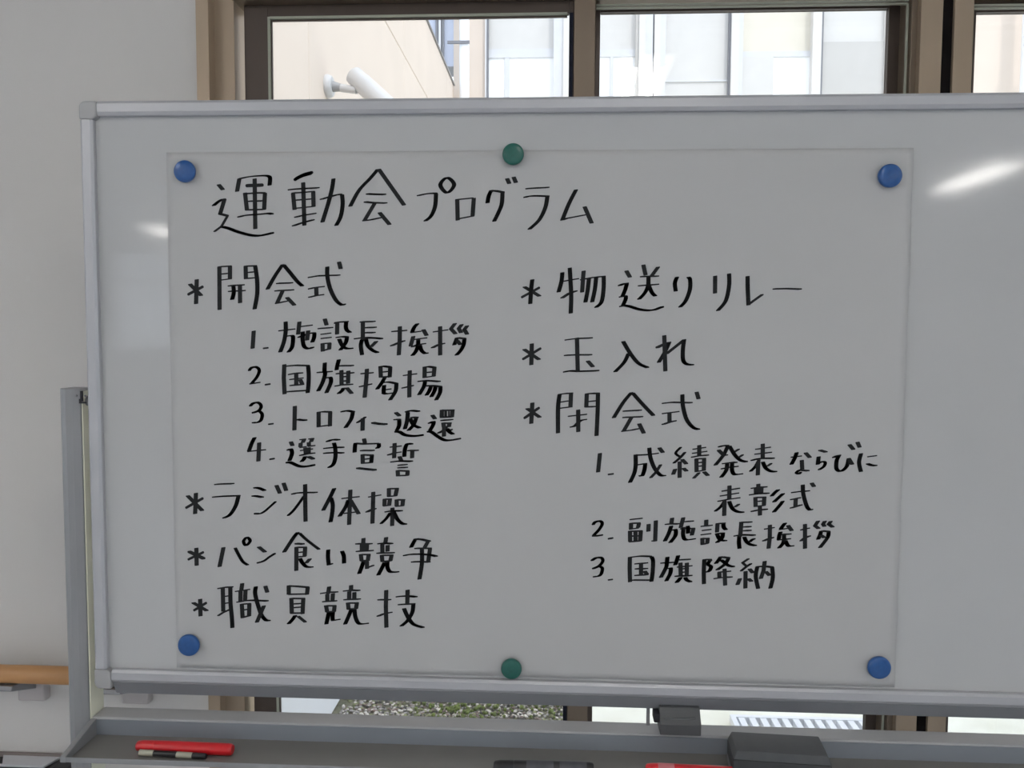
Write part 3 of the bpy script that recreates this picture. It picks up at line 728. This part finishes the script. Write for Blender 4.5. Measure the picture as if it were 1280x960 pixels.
LINES.append(('handwritten item reading 職員競技', [
(232,724,'185,243 190,462; 88,285 280,398; h24 a-28 268,288 102,392; 400,117 500,98 602,95; 468,105 474,402; ~ 562,95 565,300 582,480 588,608; 482,214 550,204; 485,302 550,290; w30 400,460 470,415 570,370; 712,45 698,145; 620,152 810,124; 690,142 688,275; 752,134 746,262; ~ 638,286 800,262 1042,270; 705,305 716,485; 685,312 820,302; 800,298 796,460; 725,385 800,368; 700,480 820,448; ~ 882,85 872,180 910,330 950,440 1000,505 1064,520; 985,322 890,544; 998,80 1025,166'),
(340,728,'212,32 212,150; 188,42 300,46 470,60; 450,52 438,155; 205,146 450,142; 244,190 250,385; 222,198 418,200; 394,194 384,395; 255,266 375,262; 258,314 375,306; 230,382 400,380; ~ 300,402 260,460 202,524; w42 322,415 428,500; 718,46 702,145; 603,138 715,120 832,118; 693,140 694,234; 764,132 758,232; 628,238 818,228; 677,284 692,370; 652,290 808,290; 785,286 776,370; 680,368 785,362; ~ 715,365 700,430 680,525; ~ 765,362 758,420 762,475; 742,477 858,457; 992,30 988,112; 888,106 1000,96 1108,100; 968,108 966,208; 1032,118 1030,208; 893,213 1114,206; 950,250 960,335; 925,256 1088,255; 1064,250 1050,335; 945,332 1060,326; ~ 998,325 960,420 912,528; ~ 1032,325 1045,430 1090,512 1214,510'),
(430,728,'530,92 525,300 532,564; 418,213 594,215; 410,427 500,390 608,368; 796,88 792,272; ~ 648,177 780,168 922,180; 673,275 780,270 895,265; ~ 870,264 855,370 800,470 708,552; ~ 748,318 800,430 870,520 1004,566')]))
LINES.append(('handwritten item reading 物送りリレー', [
(645,330,'~ 205,190 190,320 178,502; 95,280 305,408; h24 a-28 298,292 66,420; ~ 580,102 568,220 530,358; 595,217 690,198 788,183; ~ 672,46 680,200 690,400 684,620; 562,434 660,370 768,330; 846,82 836,200 826,358; ~ 800,200 960,170 1120,153; ~ 912,175 895,330 866,484; ~ 1002,168 985,320 950,482; ~ 1096,152 1095,300 1070,470 992,552'),
(765,330,'175,80 228,172; ~ 75,278 140,250 208,238; ~ 187,240 165,320 125,415; 85,416 185,395; ~ 172,395 170,440 130,532; 90,535 150,520; ~ h14 130,515 220,530 330,565 440,580 530,572 590,550 648,530; 390,8 420,142; 582,30 490,155; 348,158 588,153; 323,273 588,254; ~ 455,150 450,270 410,360 328,450; ~ 458,270 500,360 548,408; ~ 815,156 785,240 796,344; ~ 950,158 975,200 972,320 920,460 842,548'),
(885,330,'88,146 86,370; ~ 262,118 262,270 220,460 114,592; ~ 493,150 495,300 504,518; w40 495,512 688,374; 805,312 980,308 1172,316')]))
LINES.append(('handwritten item reading 玉入れ', [
(645,412,'198,172 191,445; 92,240 298,380; h24 a-28 314,230 80,374; 608,131 750,112 960,104; 598,322 750,315 954,315; 762,100 772,530; ~ 588,532 680,515 800,520 1042,512; 890,385 968,472'),
(755,412,'~ 235,142 330,300 430,420 556,480; ~ 310,290 250,410 130,536; 752,70 766,522; h18 645,232 800,160; ~ 820,148 760,280 678,418; w42 h14 770,310 1010,120; ~ 1002,118 985,250 988,380 1030,430 1127,444')]))
LINES.append(('handwritten item reading 閉会式', [
(645,484,'205,190 190,458; 130,260 308,382; h24 a-28 295,250 98,392; ~ 546,84 526,250 525,576; 525,92 620,78 715,74; 688,70 680,250; 555,187 655,170; 550,262 705,243; 885,76 878,252; 862,85 960,76 1048,76; ~ 1024,70 1020,300 1006,610; 905,178 1000,170; 860,245 1000,242; 777,278 778,560; 648,363 888,338; ~ 672,504 740,480 800,420 888,398'),
(755,484,'~ 350,58 240,190 115,390; ~ 352,66 480,210 624,360; 232,298 474,287; 228,377 490,368; 345,372 240,556; 215,552 350,535 440,515; 435,450 500,580; 722,202 850,188 1108,194; ~ 978,88 985,230 1030,400 1110,500 1194,532; 1155,56 1182,150; 723,330 942,303; 817,312 818,440; 720,470 820,436 907,415')]))
LINES.append(('handwritten item reading 1. 成績発表ならびに', [
(735,552,'150,140 125,385; h14 248,410 318,402; ~ 595,158 595,300 575,400 520,518; 570,170 750,162 885,144; 612,291 738,270; ~ 716,270 705,350 680,420 636,426; ~ 765,75 780,200 830,330 900,415 974,430; w40 912,280 850,380 775,458; 885,70 940,142'),
(830,552,'~ w34 215,62 145,142 205,195; ~ w36 268,125 200,200 112,275; 218,215 285,285; 195,245 194,453; 142,335 110,416; 232,325 290,374; 440,40 438,185; 355,96 525,70; 348,146 540,120; ~ 336,196 450,175 562,168; 404,212 406,380; 382,216 524,210; 500,210 496,365; 420,260 490,258; 420,305 490,303; 392,376 520,352; w40 445,380 362,464; 492,370 556,430; ~ 672,70 740,50 815,48; ~ 798,50 740,170 633,302; h16 672,98 745,168; 728,176 795,163; ~ 812,48 880,160 950,230 1044,256; w34 945,86 862,138; w34 994,156 920,205; 722,276 850,258 918,262; 708,342 820,318 932,308; ~ 790,262 775,360 706,454; ~ 850,262 850,360 880,408 988,402'),
(900,552,'533,24 532,215; 438,96 634,68; 428,157 648,132; ~ 380,238 500,210 684,208; ~ w42 490,220 440,310 372,378; 477,240 470,422; ~ 530,248 570,330 630,368 714,377; w34 650,264 580,312; ~ 960,128 930,210 885,292; 882,194 1022,178; 1060,132 1128,205; 1020,228 1026,350; ~ w34 h12 1030,345 975,365 950,390 985,400 1020,375; 1010,355 1118,366'),
(990,546,'330,162 438,194; ~ 332,242 318,350; ~ w40 300,345 370,310 412,320 395,370 325,418; ~ 500,266 560,238 612,224; ~ 588,226 555,300 555,400 610,428 680,370 708,265; 700,262 755,350; 708,90 772,165; 812,60 845,136; ~ 862,202 835,320 860,438; 938,249 1060,234; ~ 928,330 990,354 1065,361')]))
LINES.append(('handwritten item reading 表彰式', [
(890,598,'217,86 214,265; 118,160 348,120; 96,220 338,180; 66,287 200,260 353,240; ~ w40 165,262 110,350 30,416; 155,280 150,468; ~ 210,280 250,370 310,412 404,426; w38 345,314 275,362; 577,65 577,115; 482,124 590,108 692,106; 546,115 548,195; 617,112 612,190; 577,110 577,185; ~ 460,206 590,188 718,185; 540,230 544,355; 525,238 678,234; 652,230 646,340; 560,284 635,282; 540,348 665,336; 597,340 597,464; ~ 482,414 590,392 698,384; ~ 838,132 790,170 735,228; ~ 898,180 840,230 763,302; ~ 890,274 840,340 763,428; 986,177 1100,162 1224,154; ~ 1132,76 1140,200 1180,340 1215,388 1258,388; 1238,50 1278,108; 973,267 1112,237; 1045,250 1040,348; 970,374 1130,324')]))
LINES.append(('handwritten item reading 2. 副施設長挨拶', [
(730,642,'~ w40 h14 106,145 140,104 200,92 228,125 190,195 112,278; h12 98,276 180,275 238,262; h14 298,318 358,300; 570,73 733,57; 588,112 586,200; 570,120 708,116; 688,115 672,180; 572,192 685,178; 574,210 576,350; 555,220 732,214; 710,210 700,345; 643,215 643,345; 565,280 715,275; 560,350 650,345 720,338; 808,126 803,225; 898,82 888,348; 843,342 900,333'),
(825,642,'152,48 140,125; 58,133 150,126 250,128; ~ 142,145 110,240 55,350; ~ 150,200 195,205 190,275 120,370; 292,42 255,180; 300,98 424,92; ~ 293,165 288,270 320,325 448,312; ~ 345,150 350,200 348,250; h14 300,185 360,178; 355,186 440,183; 418,180 394,275; 250,188 380,178; 578,74 575,150; 506,158 658,144; 520,210 642,196; 506,264 640,248; 528,300 530,390; 505,312 618,308; 596,302 588,375; 512,388 605,365; 718,116 711,235; 695,124 820,118; ~ 790,115 795,170 830,207; ~ 685,258 740,245 812,244; ~ 788,244 770,310 700,368; ~ 710,255 750,325 838,342; 1016,102 1000,290; 988,108 1154,104; 1035,163 1144,163; 1035,210 1144,210; ~ 918,280 1020,264 1198,269; ~ 990,275 985,360 993,438; ~ 1048,285 1080,350 1130,385 1208,402; ~ w42 1190,305 1150,325 1110,358'),
(925,642,'372,137 370,300 354,438; 298,194 432,171; 276,347 350,315 424,292; ~ 570,108 535,150 502,198; 485,198 600,182; 592,140 650,218; ~ 508,220 490,270 480,332; 505,258 642,254; 465,330 560,318 636,313; ~ 550,252 540,360 478,437; ~ 562,330 600,400 678,403; 810,127 810,438; 750,207 810,190 873,177; 752,348 810,300 884,270; 980,82 935,150 990,192; 1065,84 1035,130 1060,165; 1140,86 1105,130 1168,174; ~ 1015,208 1000,260 970,328; 1005,212 1128,225; ~ 1108,220 1090,300 990,432; 1000,262 1062,305')]))
LINES.append(('handwritten item reading 3. 国旗降納', [
(730,690,'~ w40 h14 84,112 150,72 215,70 235,110 190,170 100,212; ~ w42 195,172 230,205 215,270 180,300 110,308; h12 298,346 350,342; 573,60 570,200 575,375; ~ 550,68 700,50 850,54; ~ 840,52 862,110 857,250 840,372; 585,348 840,350; 628,146 802,134; 633,207 802,206; 712,138 712,288; 628,290 804,282; 752,230 792,285; ~ 1043,55 1035,130 1025,190 955,324; 953,136 1125,128; ~ 1055,200 1085,205 1075,270 1022,368; ~ 1178,36 1160,100 1135,168; 1175,96 1335,90; 1160,186 1355,170; 1205,130 1208,295; 1285,130 1282,295; 1215,208 1275,205; 1215,250 1275,248; ~ 1130,300 1240,296 1355,292; ~ 1215,308 1190,340 1150,388; ~ 1260,310 1285,350 1345,377'),
(850,690,'~ 303,85 296,240 298,400; 285,92 398,93; ~ 385,90 345,150 385,180 372,225 325,258; ~ 515,48 480,100 440,150; 505,58 628,74; ~ 608,72 560,150 452,230; ~ 490,95 530,110 600,165 684,186; 472,250 638,238; 490,245 492,320; 555,205 563,418; 418,332 560,312 658,312; w34 865,75 780,132 835,180; ~ w34 898,136 830,180 752,242; 860,202 915,265; 818,235 815,455; 752,322 712,414; 845,325 900,372; ~ 966,175 945,300 975,458; ~ 945,182 1060,178 1170,190; ~ 1150,184 1158,320 1125,458; 1058,108 1042,230 1005,338; 1062,235 1125,298')]))
for nm, blocks in LINES:
    # strokes that touch or overlap sideways form one character
    items = []
    for ox, oy, t in blocks:
        for st in t.split(';'):
            if not st.strip(): continue
            xs_ = [float(q.split(',')[0]) / 10 + ox for q in st.split() if ',' in q]
            items.append((min(xs_), max(xs_), ox, oy, st))
    items.sort(key=lambda q: q[0])
    groups, hi = [], -1e9
    for it in items:
        if it[0] > hi + 2.2: groups.append([])
        groups[-1].append(it); hi = max(hi, it[1])
    for grp in groups:
        bm = bmesh.new()
        for it in grp: add_strokes(bm, it[2], it[3], it[4])
        for f in bm.faces:
            f.normal_update()
            if f.normal.y > 0: f.normal_flip()
        me = bpy.data.meshes.new('character'); bm.to_mesh(me); bm.free()
        link('character', me, paper, 'marker_ink')

# ------------------------------------------------------------------ magnets
def magnet(px, py, rpx, m, label):
    p = at(px, py, -.006); r = rpx / FOCAL_PX * (CAM - p).length
    e = empty('magnet', (p.x, -.0012, p.z), label, 'magnet', 'round magnets holding the paper')
    y0 = (p.x, -.0012, p.z)
    lathe('magnet_base', [(0, r * .80), (.003, r * .80)], y0, (0, -1, 0), 'rubber_black', e, n=36)
    lathe('magnet_cap', [(.003, r * .93), (.0042, r), (.0075, r), (.0092, r * .95), (.0102, r * .84), (.0106, r * .5), (.0107, 0)], y0, (0, -1, 0), m, e, n=48)
magnet(231.5, 214.5, 12.4, 'magnet_blue', 'blue round magnet at the top left corner of the paper')
magnet(641.5, 193, 13.0, 'magnet_green', 'green round magnet at the top middle of the paper')
magnet(1112, 220, 13.0, 'magnet_blue', 'blue round magnet at the top right corner of the paper')
magnet(236.5, 806, 12.2, 'magnet_blue', 'blue round magnet at the bottom left corner of the paper')
magnet(639.3, 835.5, 12.2, 'magnet_green', 'green round magnet at the bottom middle of the paper')
magnet(1098.5, 834, 12.4, 'magnet_blue', 'blue round magnet at the bottom right corner of the paper')

# ------------------------------------------------------------------ things on the tray
def marker(name, pa, pb, r, zc, label, body, parts, taper=True):
    """pa, pb: pixels of the two ends of the axis; zc: axis height"""
    A, B = atz(*pa, zc), atz(*pb, zc); d = B - A; L = d.length
    e = empty(name, ((A + B) / 2) - Vector((0, 0, r)), label, 'marker')
    lathe('barrel', [(0, r * .55), (.002, r * .82), (.010, r * .95), (L * .20, r), (L * .201, r * .95), (L * .207, r * .95), (L * .208, r), (L - .006, r), (L - .002, r * .93), (L, r * .75)], A, d, body, e, n=28)
    for t0, t1, m in parts:
        lathe('label_band', [(L * t0, r * 1.012), (L * t1, r * 1.012)], A, d, m, e, n=28)
    return e
r1 = .0088
marker('marker', (171, 932), (291, 937), r1, tf + r1, 'glossy red marker lying at the left end of the tray', 'marker_red', ())
# small black marker with pale bands tucked in front of it
r2 = .0045
A, B = atz(172, 943, tf + r2), atz(262, 947, tf + r2)
marker('marker', (173, 940.5), (258, 945.5), r2, tf + r2 + .0005, 'thin black marker with beige bands in front of the red marker', 'marker_black', ((.02, .23, 'label_beige'), (.57, .80, 'label_beige')))
marker('marker', (617, 957), (742, 960.5), r1, tf + r1, 'black marker with grey label in the middle of the tray', 'marker_black', ((.33, .60, 'marker_label'), (.66, .93, 'marker_label')))
marker('marker', (807, 961), (935, 967), r1, tf + r1, 'red marker with pale label lying below the grey eraser', 'marker_red', ((.12, .28, 'label_pink'),))
# eraser
ez = .045
q0 = atz(911, 909, tf + ez); q2 = atz(1039, 951, tf + ez)
q1 = atz(1023, 918, tf + ez); q3 = atz(920, 942, tf + ez)
er = empty('eraser', ((q0.x + q1.x) / 2, (q0.y + q3.y) / 2, tf), 'large dark grey whiteboard eraser at the right end of the tray', 'eraser')
def quadbox(name, Q, z0, z1, m, parent, inset_top=0.0, bevel=0.0):
    c = sum((Vector((q[0], q[1], 0)) for q in Q), Vector()) / 4
    bm = bmesh.new()
    A = [bm.verts.new((q[0], q[1], z0)) for q in Q]
    B = []
    for q in Q:
        v = Vector((q[0], q[1], 0)); v = v + (c - v).normalized() * inset_top; B.append(bm.verts.new((v.x, v.y, z1)))
    bm.faces.new(A); bm.faces.new(B[::-1])
    for i in range(4):
        j = (i + 1) % 4; bm.faces.new([A[i], A[j], B[j], B[i]])
    return finish(bm, name, m, parent, bevel=bevel)
eq = [(q0.x - .004, -.0105), (q1.x + .004, -.018), (q2.x + .005, -.082), (q3.x - .002, -.072)]
print('eraser', q0, q1, q2, q3)
quadbox('eraser_felt', eq, tf, tf + .010, 'eraser_felt', er, bevel=.001)
quadbox('eraser_body', [(a, b) for a, b in eq], tf + .0102, tf + .032, 'eraser_dark', er, bevel=.002)
quadbox('eraser_lid', [(a, b) for a, b in eq], tf + .0322, tf + ez, 'eraser_grey', er, inset_top=.006, bevel=.0015)

# ------------------------------------------------------------------ black box on the floor behind the stand
BYb = WALL_Y - 0.004
bzt = at(40, 942, BYb).z
BYf = atz(30, 956, bzt).y
bxr = at(95, 955, BYf).x
bxm = at(62, 950, BYf).x
bx = empty('storage_case', (bxr - .25, (BYf + BYb) / 2, 0), 'slim black case with a white top panel leaning space against the wall at lower left', 'case')
bx['label'] = 'black case with a white top panel standing against the wall below the handrail'
box('case_body', bxr - .5, bxr, BYf - .012, BYb, 0.0, bzt - .006, 'rubber_black', bx, bevel=.004)
prism('case_panel', [(bxr - .5 + .01, BYf), (bxm - .012, BYf), (bxm, BYb - .006), (at(7, 950, BYb).x, BYb - .006), (at(1, 950, BYf).x, BYf + .004)], 'z', bzt - .0058, bzt - .001, 'box_white', bx, bevel=.001)
box('case_edge', bxr - .5, bxm + .004, BYb - .0058, BYb, bzt - .0058, bzt + .003, 'box_brown', bx, bevel=.001)
prism('case_corner', [(bxm - .004, bzt - .006), (bxm + .012, bzt + .001), (bxr - .012, bzt + .002), (bxr - .001, bzt - .002), (bxr - .001, bzt - .006)], 'y', BYf - .010, BYb - .007, 'rubber_black', bx, bevel=.001)

# ------------------------------------------------------------------ ceiling lamps
def lamp(x, y0, y1):
    e = empty('ceiling_lamp', (x, (y0 + y1) / 2, CEIL), 'twin tube fluorescent ceiling lamp, white housing', 'ceiling lamp', 'fluorescent ceiling lamps')
    box('housing', x - .11, x + .11, y0 - .02, y1 + .02, CEIL - .035, CEIL - .001, 'lamp_housing', e, bevel=.004)
    for s in (-1, 1):
        lathe('tube', [(0, .015), (y1 - y0, .015)], (x + s * .05, y0, CEIL - .058), (0, 1, 0), 'lamp_tube', e, n=10)
        for yy in (y0, y1):
            box('tube_holder', x + s * .05 - .012, x + s * .05 + .012, yy - .012, yy + .012, CEIL - .076, CEIL - .034, 'lamp_housing', e)
for x in (-4.1, -1.9, 0.38, 2.80):
    for y0, y1 in ((-2.2, -1.12), (-4.95, -4.0), (-8.1, -7.0)):
        lamp(x, y0, y1)
